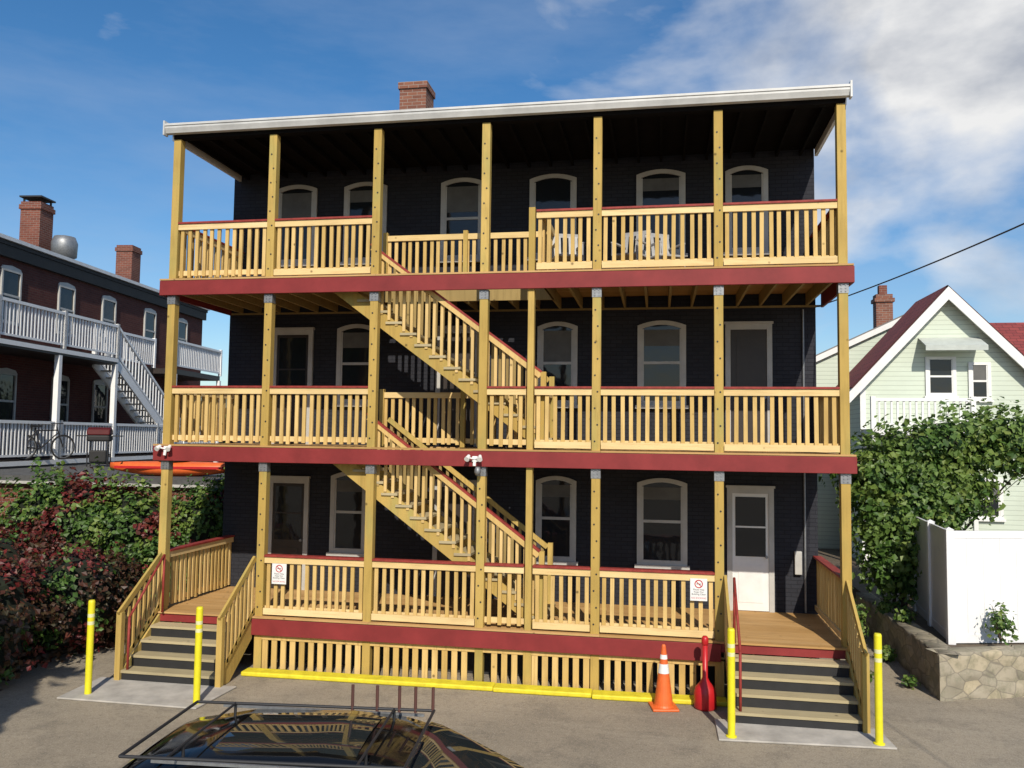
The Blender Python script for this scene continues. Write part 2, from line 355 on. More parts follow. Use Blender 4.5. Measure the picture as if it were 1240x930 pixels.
for x in PX[1:6]+[EX]: post(x,.0,.58,y=.002,wd=.13,br=False,bolts=False)
def railing(p0,p1,z,h=1.0,pitch=.128,cap=True,base=.07,faceboard=.10):
    p0=Vector((p0[0],p0[1],0)); p1=Vector((p1[0],p1[1],0)); d=(p1-p0); L=d.length; d/=L; nrm=Vector((d.y,-d.x,0))
    ro=part("railing",B); up=Vector((0,0,1))
    w=M(); w.beam(p0+up*(z+h-.035-faceboard/2)+nrm*.03,p1+up*(z+h-.035-faceboard/2)+nrm*.03,.036,faceboard); w.obj("top_board",RAILX,ro)
    w=M(); w.beam(p0+up*(z+base+.045)-nrm*.03,p1+up*(z+base+.045)-nrm*.03,.036,.085); w.obj("bottom_board",RAILX,ro)
    n=max(2,int(L/pitch)); w=M()
    for i in range(n):
        c=p0+d*(L*(i+.5)/n+random.uniform(-.010,.010)); t=d*random.uniform(-.006,.006)
        w.beam(c+up*(z+base-.03+random.uniform(-.014,.014))+t,c+up*(z+h-.05),.036,.060,up=tuple(d))
    w.obj("balusters",BALU,ro)
    if cap:
        w=M(); w.beam(p0+up*(z+h-.017),p1+up*(z+h-.017),.14,.034); w.obj("railing_cap",REDCAP,ro,bevel=.004)
    return ro
h=.0675; ry=.065
def bay(xa,xb,z,**k): railing((xa+h+.002,ry),(xb-h-.002,ry),z,**k)
for z in (D3,D2):
    bay(PX[0],PX[1],z); bay(PX[1],PX[2],z); bay(EX,PX[4],z); bay(PX[4],PX[5],z); bay(PX[5],PX[6],z)
bay(PX[3],EX,D2)
for a,c in ((1,2),(2,3)): bay(PX[a],PX[c],D1)
bay(PX[3],EX,D1); bay(EX,PX[4],D1); bay(PX[4],PX[5],D1)
for (xa,xb,z) in ((EX,PX[4],D3),(PX[4],PX[5],D3),(EX,PX[4],D2),(PX[4],PX[5],D2),(PX[5],PX[6],D2),(PX[2],PX[3],D1),(EX,PX[4],D1),(PX[4],PX[5],D1),(PX[1],PX[2],D3),(PX[5],PX[6],D3),(PX[1],PX[2],D1)):
    w=M(); w.box(xa+h+.01,xb-h-.01,.002,.034,z+.03,z+.13); w.obj("kick_board",RAILX,B)
for z in (D3,D2):
    railing((3.4,1.32),(6.42,1.32),z,cap=False); railing((6.44,.16),(6.44,1.30),z,cap=False)
    for a,b2 in ((4.85,1.25),(3.36,1.25),(6.36,1.345)):
        p=M(); p.box(a,a+.08,b2,b2+.09,z,z+1.02); p.obj("guard_post",POST,B)
p=M(); p.box(EX-.05,EX+.05,0,.1,D3,D3+1.04); p.obj("guard_post",POST,B)
for z in (D1,D2,D3):
    railing((0,.15),(0,YB-.01),z); railing((11.0,.15),(11.0,YB-.01),z)
w=M(); x=1.87
while x<9.1:
    if min(abs(x+.05-q) for q in PX[1:6]+[EX])>.11: w.box(x,x+.092,.0195,.045,.03+random.uniform(-.01,.01),.56)
    x+=.16
w.box(1.75,9.15,.010,.0195,.50,.58)
w.obj("skirt_lattice",BALU,B)
w=M(); w.box(1.75,9.15,.6,.62,.0,.55); w.obj("skirt_shade_sheet",BLACKR,B)  # black sheet stands in for the shade behind the slats
def stairs(zt,zb):
    St=part("staircase",B); H=zt-zb; n=15; rise=H/n; run=rise/.75; X0=3.05
    nos=lambda x: zt-(x-X0)*.75
    ya,yb=.20,1.18
    for y in (ya,yb):
        w=M(); xe=X0+ (n-1)*run+.1
        w.prism([(X0-.28,nos(X0-.28)-.38),(X0-.28,nos(X0-.28)-.24),(X0-.02,zt-.06),(xe,nos(xe)-.03),(xe,max(zb,nos(xe)-.32)),(xe-.3,max(zb,nos(xe-.3)-.32))],y,y+.045,'y'); w.obj("stringer",POST,St)
    w=M()
    for i in range(1,n):
        xs=X0+(i-1)*run; z=zt-i*rise; w.box(xs,xs+run+.03,ya-.03,yb+.07,z-.04,z)
    w.obj("treads",TREAD,St)
    for y in (ya-.02,yb+.05):
        xs0,xe0=3.55,6.42
        near=y<.5
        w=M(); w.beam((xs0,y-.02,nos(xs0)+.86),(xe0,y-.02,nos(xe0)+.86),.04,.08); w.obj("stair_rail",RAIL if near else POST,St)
        w=M(); x=xs0+.05
        while x<xe0:
            w.beam((x,y+.02,nos(x)-.12),(x,y+.02,nos(x)+.83),.048,.036,up=(0,1,0)); x+=.130
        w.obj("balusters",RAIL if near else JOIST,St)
        w=M(); w.beam((xe0+.05,y,zb),(xe0+.05,y,nos(xe0)+.93),.085,.085,up=(0,1,0)); w.obj("newel_post",POST,St)
        if near: w=M(); w.beam((xs0-.02,y,nos(xs0)+.925),(xe0+.02,y,nos(xe0)+.925),.09,.034); w.obj("railing_cap",REDCAP,St)
stairs(D3,D2); stairs(D2,D1)
def entry(x0,x1):
    St=part("entry_staircase",B); rise=D1/5; run=.245
    w=M(); wr=M()
    for i in range(1,5):
        z=D1-i*rise; y1=-(i-1)*run-.03; w.box(x0+.04,x1-.04,y1-run-.03,y1,z-.04,z)
    w.obj("treads",TREAD,St)
    for i in range(2,6):
        z=D1-i*rise; y1=-(i-1)*run-.03; wr.box(x0+.05,x1-.05,y1-.012 ,y1-.001,z+.0 if i<5 else .002,z+rise-.041)
    wr.obj("risers",BLACKR,St)
    for x in (x0,x1-.04):
        w=M(); w.prism([(-.02,D1-.03),(-.02,D1-.36),(-.72,0.01),(-1.05,.01),(-1.05,.12)],x,x+.04,'x'); w.obj("stringer",POST,St)
    for x in (x0,x1):
        yb=-1.02; top=D1+1.0; bot=1.0
        w=M(); w.box(x-.045,x+.045,yb-.05,yb+.04,0,1.06); w.obj("newel_post",POST,St)
        w=M(); w.beam((x,-.0,top-.06),(x,yb-.06,bot+.04),.04,.09); w.obj("stair_rail",POST,St)
        w=M(); w.beam((x,-.0,top-.9),(x,yb,bot-.78),.04,.08); w.obj("stair_rail",POST,St)
        w=M()
        for i in range(8):
            t=(i+.5)/8; y=yb*t; w.beam((x,y,top-.9-.88*t*.9),(x,y,top-.1-(top-bot)*t*.93),.04,.05,up=(0,1,0))
        w.obj("balusters",BALU,St)
    w=M(); xi=x0+.12
    w.cyl((xi,-.1,D1+.95),(xi,-.98,.98),.02,n=10); w.cyl((xi,-.98,.98),(xi,-.98,.1),.02,n=10); w.cyl((xi,-.1,D1+.95),(xi,-.1,D1),.02,n=10)
    w.obj("handrail",REDCAP,St,smooth=True)
entry(0.0,1.70); entry(9.27,11.0)
def flood(x,z,dome):
    F=part("security_light",B)
    w=M(); w.box(x-.045,x+.045,-.09,-.057,z-.045,z+.045); w.obj("light_base",WHITE,F,bevel=.008)
    for s in (-1,1):
        w=M(); c=Vector((x+s*.09,-.14,z+.02)); w.cyl((x,-.09,z),c,.013,n=8); w.cyl(c+Vector((0,.03,.03)),c+Vector((s*.015,-.06,-.025)),.025,.042,n=16); w.obj("lamp_head",WHITE,F,smooth=False)
    w=M(); w.cyl((x,-.1,z-.03),(x,-.12,z-.11),.025,n=12); w.obj("motion_sensor",WHITE,F)
    if dome: w=M(); w.lathe(x+.06,-.13,[(.03,z-.12),(.05,z-.16),(.055,z-.20),(.035,z-.25)],16); w.obj("camera_dome",GALV,F,smooth=True)
flood(5.42,3.52,True); flood(.06,3.60,False)
w=M(); w.box(10.62,10.74,YB-.08,YB-.002,1.55,1.95); w.obj("meter_box",TRIMW,B,bevel=.01)
w=M(); w.cyl((10.8,YB-.03,.9),(10.8,YB-.03,6.2),.018,n=8); w.obj("conduit",GALV,B)

# ---------------------------------------------------------------- signs
def sign(x,z,lab):
    s=thing("sign",(x,.0,z),lab,"sign",group="smoke-free notices on the railing")
    w=M(); w.box(-.125,.125,-.012,0,-.165,.165); w.obj("sign_board",WHITE,s)
    ring=M(); n=28
    for i in range(n):
        a,b2=2*math.pi*i/n,2*math.pi*(i+1)/n
        ring.poly([(.062*math.cos(a),-.0135,.085+.062*math.sin(a)),(.062*math.cos(b2),-.0135,.085+.062*math.sin(b2)),(.048*math.cos(b2),-.0135,.085+.048*math.sin(b2)),(.048*math.cos(a),-.0135,.085+.048*math.sin(a))])
    ring.poly([(-.042,-.0137,.118),(-.034,-.0137,.126),(.042,-.0137,.052),(.034,-.0137,.044)]); ring.obj("prohibition_symbol",REDPL,s,fix=False)
    c=M(); c.box(-.035,.035,-.013,-.0122,.08,.09); c.obj("cigarette_symbol",BLACKM,s)
    text_obj("Please Help\nKeep Our\nBuilding Clean",.036,BLACKM,s,(0,-.0125,-.01),(R(90),0,0))
    text_obj("NO SMOKING",.034,REDPL,s,(0,-.0125,-.135),(R(90),0,0))
sign(2.14,1.58,"white no smoking notice fixed to the porch railing"); sign(8.88,1.62,"white no smoking notice beside the entry steps")

# ---------------------------------------------------------------- bollards
bo=thing("bollard",(0.02,-1.75,0),"thin yellow post with faded pale bands beside the entry steps","bollard",group="yellow bollards at the steps")
w=M(); w.lathe(0,0,[(.048,.0),(.048,1.36),(.04,1.385)],20); w.obj("post_body",YELB,bo,smooth=False)
PALEY=plain("pale_reflective_band",(.75,.74,.40),.5,var=.1)
for z in (1.14,1.03):
    w=M(); w.lathe(0,0,[(.0492,z),(.0492,z+.05)],20); w.obj("pale_band",PALEY,bo)
w=M(); w.lathe(0,0,[(.07,.0),(.07,.012),(.05,.02)],20); w.obj("base_plate",YELB,bo)
for x,y in ((1.80,-1.82),(9.22,-1.58),(11.06,-1.45)):
    clone(bo,(x,y,0.03 if x>9 else 0.0),rot=random.uniform(0,2))
co=thing("traffic_cone",(8.36,-.50,0),"orange traffic cone with white collar on the asphalt","traffic cone",rot=.2)
w=M(); w.box(-.19,.19,-.19,.19,0,.035); w.obj("cone_base",ORANGE,co,bevel=.012)
w=M(); w.lathe(0,0,[(.15,.03),(.135,.06),(.03,.88),(.02,.9)],24); w.obj("cone_body",ORANGE,co,smooth=False)
rr=lambda z:.135-(z-.06)*.105/.82+.002
for a,b2 in ((.5,.63),(.70,.76)): w=M(); w.lathe(0,0,[(rr(a),a),(rr(b2),b2)],24); w.obj("cone_collar",WHITE,co)
sc=thing("cigarette_receptacle",(8.95,-.40,0),"red plastic cigarette receptacle with narrow neck by the skirt","cigarette bin")
w=M(); w.lathe(0,0,[(.14,.0),(.16,.03),(.16,.22),(.14,.30),(.07,.38),(.04,.44),(.036,.9)],28); w.obj("receptacle_body",REDPL,sc,smooth=True)
w=M(); w.lathe(0,0,[(.036,.9),(.05,.92),(.05,1.0),(.03,1.03)],24); w.obj("receptacle_cap",REDPL,sc,smooth=True)
for i,(a,b2,lab) in enumerate((((1.70,-.24),(5.80,-.17),"long yellow painted timber curb before the porch skirt"),((5.805,-.20),(7.30,-.17),"short yellow painted timber curb before the porch skirt"),((7.305,-.22),(9.28,-.15),"yellow painted timber curb near the cone"))):
    o=M(); a=Vector((a[0],a[1],.04)); b3=Vector((b2[0],b2[1],.04)); mid=(a+b3)/2
    o.beam(a-mid,b3-mid,.26,.072); k=o.obj("timber_curb",YEL,bevel=.02); k.location=mid; k["label"]=lab; k["category"]="curb"; k["group"]="yellow timber curbs"

# ---------------------------------------------------------------- patio chairs
CHW=plain("weathered_white_plastic",(.42,.42,.42),.5,var=.15)
pc=thing("patio_chair",(6.75,1.0,D3),"white plastic patio chair on the top porch","chair",rot=.3,group="white patio chairs")
w=M(); w.box(-.24,.24,-.22,.24,.40,.44); w.obj("seat",CHW,pc,bevel=.01)
w=M()
for k in range(5): w.beam((-.2+.1*k,.24,.44),(-.2+.1*k,.33,.88),.06,.015,up=(0,1,0))
w.beam((-.24,.33,.88),(.24,.33,.88),.02,.07); w.obj("backrest",CHW,pc)
for sx in (-.22,.22):
    for sy in (-.2,.22):
        w=M(); w.cyl((sx,sy,.4),(sx*1.12,sy*1.15,0),.022,.018,10); w.obj("leg",CHW,pc)
    w=M(); w.beam((sx,-.22,.64),(sx,.28,.64),.05,.025).beam((sx,-.2,.42),(sx,-.2,.63),.03,.03,up=(0,1,0)); w.obj("armrest",CHW,pc)
for x,y,r in ((7.8,1.0,-.4),(8.4,1.2,.5)): clone(pc,(x,y,D3),rot=r)

# ---------------------------------------------------------------- wire
c=M(); pts=[]; A=Vector((11.03,2.4,6.25)); Z=Vector((14.6,-13,7.3))
for i in range(25):
    t=i/24; p=A.lerp(Z,t); p.z-=.33*4*t*(1-t); pts.append(p)
for a,b2 in zip(pts,pts[1:]): c.cyl(a,b2,.010,n=6,cap=False)
o=c.obj("overhead_cable",BLACKM); o["label"]="black overhead service cable running from the house wall"; o["category"]="cable"

# ---------------------------------------------------------------- left brick building
L=thing("brick_row_house",(-9,0,0),"dark red brick row house with white porch railings and outside stair","row house",rot=.105)
w=M(); w.box(-9,0,-12,19.8,0,9.05); w.obj("wall",BRICKL,L)
w=M(); w.box(-9.2,.15,-12.1,19.95,9.05,9.16); w.obj("roof",ROOFD,L)
w=M(); w.box(.0,.22,-12.1,20.0,9.165,9.27); w.obj("cornice",GREYW,L)
w=M(); w.box(.002,.12,-12,19.9,8.72,9.04); w.obj("cornice",BLACKR,L)
def sidewin(y0,y1,z0,z1):
    W=part("window",L,(0,0,0)); f=M(); fw=.06
    f.box(.002,.06,y0,y0+fw,z0,z1).box(.002,.06,y1-fw,y1,z0,z1).box(.002,.06,y0+fw,y1-fw,z1-fw,z1).box(.002,.08,y0-.05,y1+.05,z0-.08,z0).box(.002,.05,y0+fw,y1-fw,(z0+z1)/2-.03,(z0+z1)/2+.03)
    f.obj("window_frame",TRIMW,W); f=M(); f.box(.004,.02,y0+fw,y1-fw,z0,z1-fw); f.obj("window_pane",GLASS,W)
    f=M(); f.prism([(y0-.02,z1),(y1+.02,z1),(y1-.05,z1+.08),((y0+y1)/2,z1+.13),(y0+.05,z1+.08)],.004,.04,'x'); f.obj("window_lintel",TRIMW,W)
for y in (2.4,5,7.5,10.1,12.5,15.3,17.9): sidewin(y-.42,y+.42,6.95,8.4)
for y in (2.4,5,7.5,10.0,12.2,15.3): sidewin(y-.42,y+.42,3.9,5.5)
WRAIL=plain("bright_white_rail_paint",(.86,.86,.85),.5,var=.04)
def whiterail(p0,p1,z0,z1,name="porch_railing",hh=1.0,par=None,p=.14,mat=WRAIL):
    w=M(); p0=Vector(p0);p1=Vector(p1); 
    a=Vector((p0.x,p0.y,z0));b2=Vector((p1.x,p1.y,z1)); up=Vector((0,0,1))
    w.beam(a+up*hh,b2+up*hh,.10,.08); w.beam(a+up*.12,b2+up*.12,.05,.06); Ln=(p1-p0).length; n=int(Ln/p)
    for i in range(n+1):
        c=a.lerp(b2,i/n); w.beam(c+up*.1,c+up*hh,.045,.045,up=(0,1,0))
    for t in (0,1): c=a.lerp(b2,t); w.beam(c,c+up*(hh+.08),.11,.11,up=(0,1,0))
    return w.obj(name,mat,par or L)
for z,ye in ((6.2,10.5),(3.1,15.4)):
    w=M(); w.box(0.001,1.55,-6,ye,z-.2,z); w.obj("porch_deck",DARKD,L); w=M(); w.box(1.552,1.58,-6,ye,z-.14,z-.02); w.obj("white_fascia",WRAIL,L)
    y=-6
    while y<ye-.5: whiterail((1.5,y,0),(1.5,min(y+2.75,ye),0),z,z); y+=2.75
w=M(); w.box(.001,.75,10.5,14.3,6.0,6.2); w.obj("porch_deck",DARKD,L); whiterail((.75,11.2,0),(.75,14.3,0),6.2,6.2); w=M(); w.box(.001,1.5,14.3,18.3,6.0,6.19); w.obj("porch_deck",DARKD,L); whiterail((1.5,14.4,0),(1.5,18.3,0),6.2,6.2)
whiterail((1.5,15.5,0),(1.5,18.2,0),3.1,3.1)
YE=15.3
whiterail((1.5,10.5,0),(1.5,YE,0),6.2,3.1,"stair_railing",p=.2); whiterail((.78,10.5,0),(.78,YE,0),6.2,3.1,"stair_railing",p=.2)
for x in (.78,1.5): w=M(); w.beam((x,10.5,6.05),(x,YE,3.0),.06,.28); w.obj("stair_stringer",WRAIL,L)
w=M()
for i in range(15): w.box(.82,1.46,10.5+i*.32,10.8+i*.32,6.0-i*.2,6.04-i*.2)
w.obj("treads",TRIMW,L)
for y in (-.7,2,4.8,7.55,10.45,14.4,18.2):
    w=M(); w.box(1.43,1.57,y-.07,y+.07,0,6.0); w.obj("porch_column",WRAIL,L)
def loc_in(par_rot,origin,p):
    c,s=math.cos(-par_rot),math.sin(-par_rot); x,y=p[0]-origin[0],p[1]-origin[1]; return (c*x-s*y,s*x+c*y)
for (X,Y,zt_,hw_,cap) in ((-11.95,10.9,11.35,.34,True),(-12.7,16.8,11.3,.33,False)):
    x,y=loc_in(.105,(-9,0),(X,Y)); w=M(); w.box(x-hw_,x+hw_,y-hw_,y+hw_,9.1,zt_).box(x-hw_-.04,x+hw_+.04,y-hw_-.04,y+hw_+.04,zt_-.25,zt_-.1); c=w.obj("chimney",BRICKR,L)
    if cap: w=M(); w.box(x-.38,x+.38,y-.38,y+.38,zt_+.14,zt_+.19).box(x-.3,x-.25,y-.3,y-.25,zt_,zt_+.14).box(x+.25,x+.3,y+.25,y+.3,zt_,zt_+.14); w.obj("chimney_cap",BLACKM,c)
x,y=loc_in(.105,(-9,0),(-11.0,11.05)); w=M(); w.lathe(x,y,[(.2,9.15),(.2,9.5),(.38,9.6),(.4,10.05),(.32,10.25),(.1,10.3)],24); w.obj("roof_vent",GALV,L,smooth=True)

# shed
Sh=thing("brick_shed",(-5.5,3.3,0),"low brick garage with dark flat roof behind the hedge","shed")
w=M(); w.box(-6,4.6,0,6.2,0,2.72); w.obj("wall",BRICKR,Sh)
w=M(); w.box(-6.1,4.7,-.12,6.3,2.78,2.9); w.obj("roof",plain("dark_flat_roofing",(.10,.10,.10),.9,var=.25),Sh)
w=M(); w.box(-6.12,4.72,-.15,-.05,2.72,2.779); w.obj("roof_edge",TRIMW,Sh)
K=thing("kayak",(-2.45,4.2,2.9),"orange kayak lying on the flat garage roof","kayak",rot=.17)
w=M(); n=14; ring=12; Lh=1.45
for i in range(n+1):
    t=-1+2*i/n; r=max(.02,(1-abs(t)**2.4))
    for j in range(ring):
        a=2*math.pi*j/ring; w.v.append((t*Lh,math.cos(a)*.33*r,.16+.17*math.sin(a)*(.4+.6*r)+.06*t*t))
for i in range(n):
    for j in range(ring): k=(j+1)%ring; w.f.append((i*ring+j,i*ring+k,(i+1)*ring+k,(i+1)*ring+j))
w.f.append(tuple(range(ring))); w.f.append(tuple(n*ring+j for j in range(ring))); w.obj("kayak_hull",ORANGE,K,smooth=True)
c=M(); c.lathe(0,0,[(.2,.33),(.24,.345),(.2,.36)],20); o=c.obj("cockpit_rim",BLACKM,K); o.scale=(1.5,1,1)
c=M(); c.beam((-1.2,-.30,.2),(1.2,-.30,.2),.08,.05); c.obj("hull_stripe",REDPL,K)
Gx=thing("grill",(-7.15,8.0,2.9),"dark barbecue grill with a red lid by the white railing","barbecue grill",rot=.4)
w=M(); w.box(-.30,.30,-.22,.22,.70,.88); w.obj("grill_bowl",BLACKR,Gx,bevel=.05)
w=M(); w.prism([(-.22,.88),(.22,.88),(.17,1.04),(.0,1.10),(-.17,1.04)],-.30,.30,'x'); w.obj("grill_lid",plain("dark_red_enamel",(.09,.010,.012),.6,spec=.2),Gx,bevel=.03)
w=M(); w.box(-.22,.22,-.18,.18,.12,.45); w.obj("gas_cabinet",BLACKR,Gx,bevel=.03)
for sx in (-.26,.26):
    for sy in (-.18,.18): w=M(); w.cyl((sx,sy,0),(sx,sy,.72),.018,n=8); w.obj("leg",BLACKM,Gx)
for s in (-1,1): w=M(); w.box(s*.45-.12,s*.45+.12,-.18,.18,.84,.87); w.obj("side_shelf",BLACKR,Gx)
Bk=thing("bicycle",(-8.0,6.9,3.1),"dark bicycle leaning behind the white porch railing","bicycle",rot=1.2)
def torus(m,cx,cz,Rr,r,n=28,k=8):
    b0=len(m.v)
    for i in range(n):
        a=2*math.pi*i/n
        for j in range(k):
            t=2*math.pi*j/k; q=Rr+r*math.cos(t); m.v.append((cx+q*math.cos(a),r*math.sin(t),cz+q*math.sin(a)))
    for i in range(n):
        for j in range(k): m.f.append((b0+i*k+j,b0+i*k+(j+1)%k,b0+((i+1)%n)*k+(j+1)%k,b0+((i+1)%n)*k+j))
for cx in (-.52,.52):
    Wl=part("wheel",Bk); w=M(); torus(w,cx,.34,.32,.022); w.obj("tyre",RUBBER,Wl)
    w=M()
    for i in range(12): a=math.pi*2*i/12; w.cyl((cx,0,.34),(cx+.3*math.cos(a),0,.34+.3*math.sin(a)),.004,n=4)
    torus(w,cx,.34,.295,.01); w.obj("rim",GALV,Wl)
w=M(); P=lambda x,z:(x,0,z)
for a,b2 in ((P(-.52,.34),P(-.1,.3)),(P(-.52,.34),P(-.22,.78)),(P(-.1,.3),P(-.25,.86)),(P(-.1,.3),P(.36,.72)),(P(-.22,.78),P(.35,.8)),(P(.33,.88),P(.52,.34))): w.cyl(a,b2,.018,n=8)
w.obj("bicycle_frame",BLACKM,Bk)
w=M(); w.beam((-.38,0,.9),(-.12,0,.9),.12,.05); w.obj("saddle",BLACKM,Bk); w=M(); w.cyl((.33,-.28,.98),(.33,.28,.98),.014,n=8).cyl((.33,0,.88),(.33,0,.98),.014,n=8); w.obj("handlebar",BLACKM,Bk)

# ---------------------------------------------------------------- right gabled house
Hs=thing("gabled_house",(15.8,10.7,0),"pale green clapboard house with red shingle roof and awning","house")
HD=2.4
w=M(); w.prism([(-2.15,.3),(2.3,.3),(2.3,5.5),(0,7.85),(-2.15,5.5)],0,HD,'y'); w.obj("wall",SIDING,Hs)
def roofslab(m,x0,z0,x1,z1,y0,y1,t=.09): m.beam(((x0),(y0+y1)/2,z0),((x1),(y0+y1)/2,z1),(y1-y0),t)
w=M(); roofslab(w,-2.42,5.29,.03,8.0,-.28,HD+.1); roofslab(w,2.58,5.29,-.03,8.0,-.28,HD+.1); w.obj("roof",SHING,Hs)
w=M(); w.prism([(-2.55,5.14),(0,7.98),(2.7,5.14),(2.7,4.84),(0,7.64),(-2.55,4.84)],-.34,-.29,'y'); w.obj("rake_board",WHITE,Hs)
w=M(); w.box(-2.17,-2.03,-.02,-.001,.3,5.4); w.obj("corner_trim",WHITE,Hs)
w=M(); w.box(-2.42,-2.38,-.25,HD,5.15,5.3); w.obj("eave_trim",WHITE,Hs)
w=M(); w.box(1.2,10,HD+.2,8.8,.3,5.5); w.obj("side_wing",SIDING,Hs)
w=M(); w.poly([(1.4,2.3,5.0),(10,2.3,5.0),(10,6.0,7.85),(.75,6.0,7.85)]); w.poly([(.75,6.0,7.85),(10,6,7.85),(10,9.5,5.0),(1.4,9.5,5.0)]); w.obj("side_roof",SHING,Hs,fix=False)
window(-.52,.24,5.1,6.15,Hs,0,arch=0,blind=0,fmat=WHITE); window(.54,1.09,5.0,6.0,Hs,0,arch=0,blind=.5,fmat=WHITE); window(.54,1.31,1.9,2.95,Hs,0,arch=0,blind=.5,fmat=WHITE); window(-1.6,-.8,1.9,2.95,Hs,0,arch=0,fmat=WHITE)
w=M(); w.prism([(-.01,6.66),(-.01,6.62),(-.62,6.36),(-.62,6.26),(-.65,6.26),(-.65,6.39)],-.68,.82,'x')
AWN=plain("pale_grey_awning",(.50,.54,.50),.6,var=.1); w.obj("awning",AWN,Hs)
w=M(); w.box(-2.15,.3,-1.2,-.001,4.05,4.2); w.obj("balcony_floor",WHITE,Hs)
whiterail((-2.12,-1.15,0),(.25,-1.15,0),4.2,4.2,"balcony_railing",hh=.75,par=Hs)
for x in (-2.1,-.9,.25): w=M(); w.box(x-.05,x+.05,-1.2,-1.1,.6,4.05); w.obj("balcony_post",WHITE,Hs)
w=M(); w.box(-.72,-.22,4.1,4.5,6.2,8.55).box(-.77,-.17,4.05,4.55,8.3,8.42); c=w.obj("chimney",BRICKC,Hs)
w=M(); w.box(-.6,-.36,4.2,4.4,8.55,8.85); w.obj("chimney_pot",BRICKR,c)
w=M(); w.prism([(-3.6,.3),(-.2,.3),(-.2,7.55),(-3.6,5.95)],3.0,7,'y'); w.obj("rear_wing",SIDING,Hs)
w=M(); w.beam((-3.8,2.9,5.88),(-.2,2.9,7.6),.06,.16); w.obj("rake_board",WHITE,Hs)
w=M(); w.beam((-3.8,5.0,5.98),(-.2,5.0,7.70),4.2,.06); w.obj("rear_wing_roof",plain("grey_shingle",(.2,.19,.18),.9),Hs)
w=M(); w.cyl((-3.45,2.8,5.8),(-3.45,2.8,6.75),.04,n=10); w.obj("vent_pipe",BLACKM,Hs)

# ---------------------------------------------------------------- vinyl fence
Fn=thing("vinyl_fence",(12.95,1.75,.62),"white vinyl privacy fence above the stone wall","fence")
def fpanel(p0,p1):
    p0=Vector(p0);p1=Vector(p1);d=p1-p0;Ln=d.length;d.normalize();n=max(1,int(Ln/.28)); w=M()
    for i in range(n):
        a=p0+d*(Ln*i/n+.0012);b2=p0+d*(Ln*(i+1)/n-.0012); w.beam(a+Vector((0,0,.92)),b2+Vector((0,0,.92)),.03,1.66)
    w.obj("fence_panel",WHVIN,Fn)
    for zz,hh in ((1.76,.12),(.09,.14)): w=M(); w.beam(p0+Vector((0,0,zz)),p1+Vector((0,0,zz)),.045,hh); w.obj("fence_rail",WHVIN,Fn)
def fpost(p):
    w=M(); x,y,_=p; w.box(x-.06,x+.06,y-.06,y+.06,0,1.84); o=w.obj("fence_post",WHVIN,Fn,bevel=.008)
    w=M(); w.v=[(x-.068,y-.068,1.84),(x+.068,y-.068,1.84),(x+.068,y+.068,1.84),(x-.068,y+.068,1.84),(x,y,1.88)]; w.f=[(0,1,2,3),(0,1,4),(1,2,4),(2,3,4),(3,0,4)]; w.obj("post_cap",WHVIN,o)
dirv=Vector((1.25,.33,0)).normalized(); pts=[Vector((0,0,0))+dirv*2.0*i for i in range(4)]
for a,b2 in zip(pts,pts[1:]): fpanel(a,b2)
bk=[Vector((0,0,0)),Vector((.12,1.35,0)),Vector((.25,2.7,0))]
for a,b2 in zip(bk,bk[1:]): fpanel(a,b2)
for p in pts+bk[1:]: fpost(p)

# ---------------------------------------------------------------- stone retaining wall
Sw=thing("stone_wall",(12.45,.7,0),"low mortared stone retaining wall edging the raised yard","stone wall")
def wallseg(p0,p1,h0,h1,t=.32):
    p0=Vector(p0);p1=Vector(p1); d=(p1-p0).normalized(); nr=Vector((-d.y,d.x,0)); nx=int((p1-p0).length/.06); nz=11; w=M()
    for j in range(nz+1):
        for i in range(nx+1):
            p=p0.lerp(p1,i/nx); hh=h0+(h1-h0)*i/nx; dd=noise.noise(Vector((p.x*4,p.y*4,j*.4)))*.04 if 0<i<nx else 0
            w.v.append(tuple(p-nr*dd+Vector((0,0,hh*j/nz+(.03*noise.noise(Vector((p.x*3,p.y*3,7))) if j==nz else 0)))))
    for j in range(nz):
        for i in range(nx): a=j*(nx+1)+i; w.f.append((a,a+1,a+nx+2,a+nx+1))
    b0=len(w.v)
    for i in range(nx+1):
        p=p0.lerp(p1,i/nx)+nr*t; hh=h0+(h1-h0)*i/nx; w.v.append((p.x,p.y,hh)); 
    for i in range(nx): a=nz*(nx+1)+i; w.f.append((a,a+1,b0+i+1,b0+i))
    return w
w=wallseg(Vector((0,0,0)),Vector((1.35,.5,0)),.70,.70); w.obj("stone_face",STONE,Sw,smooth=True)
w=wallseg(Vector((1.35,.5,0)),Vector((6.5,2.2,0)),.70,.78); w.obj("stone_face",STONE,Sw,smooth=True)
w=wallseg(Vector((-.02,5.3,0)),Vector((0,0,0)),.66,.70); w.obj("stone_face",STONE,Sw,smooth=True)

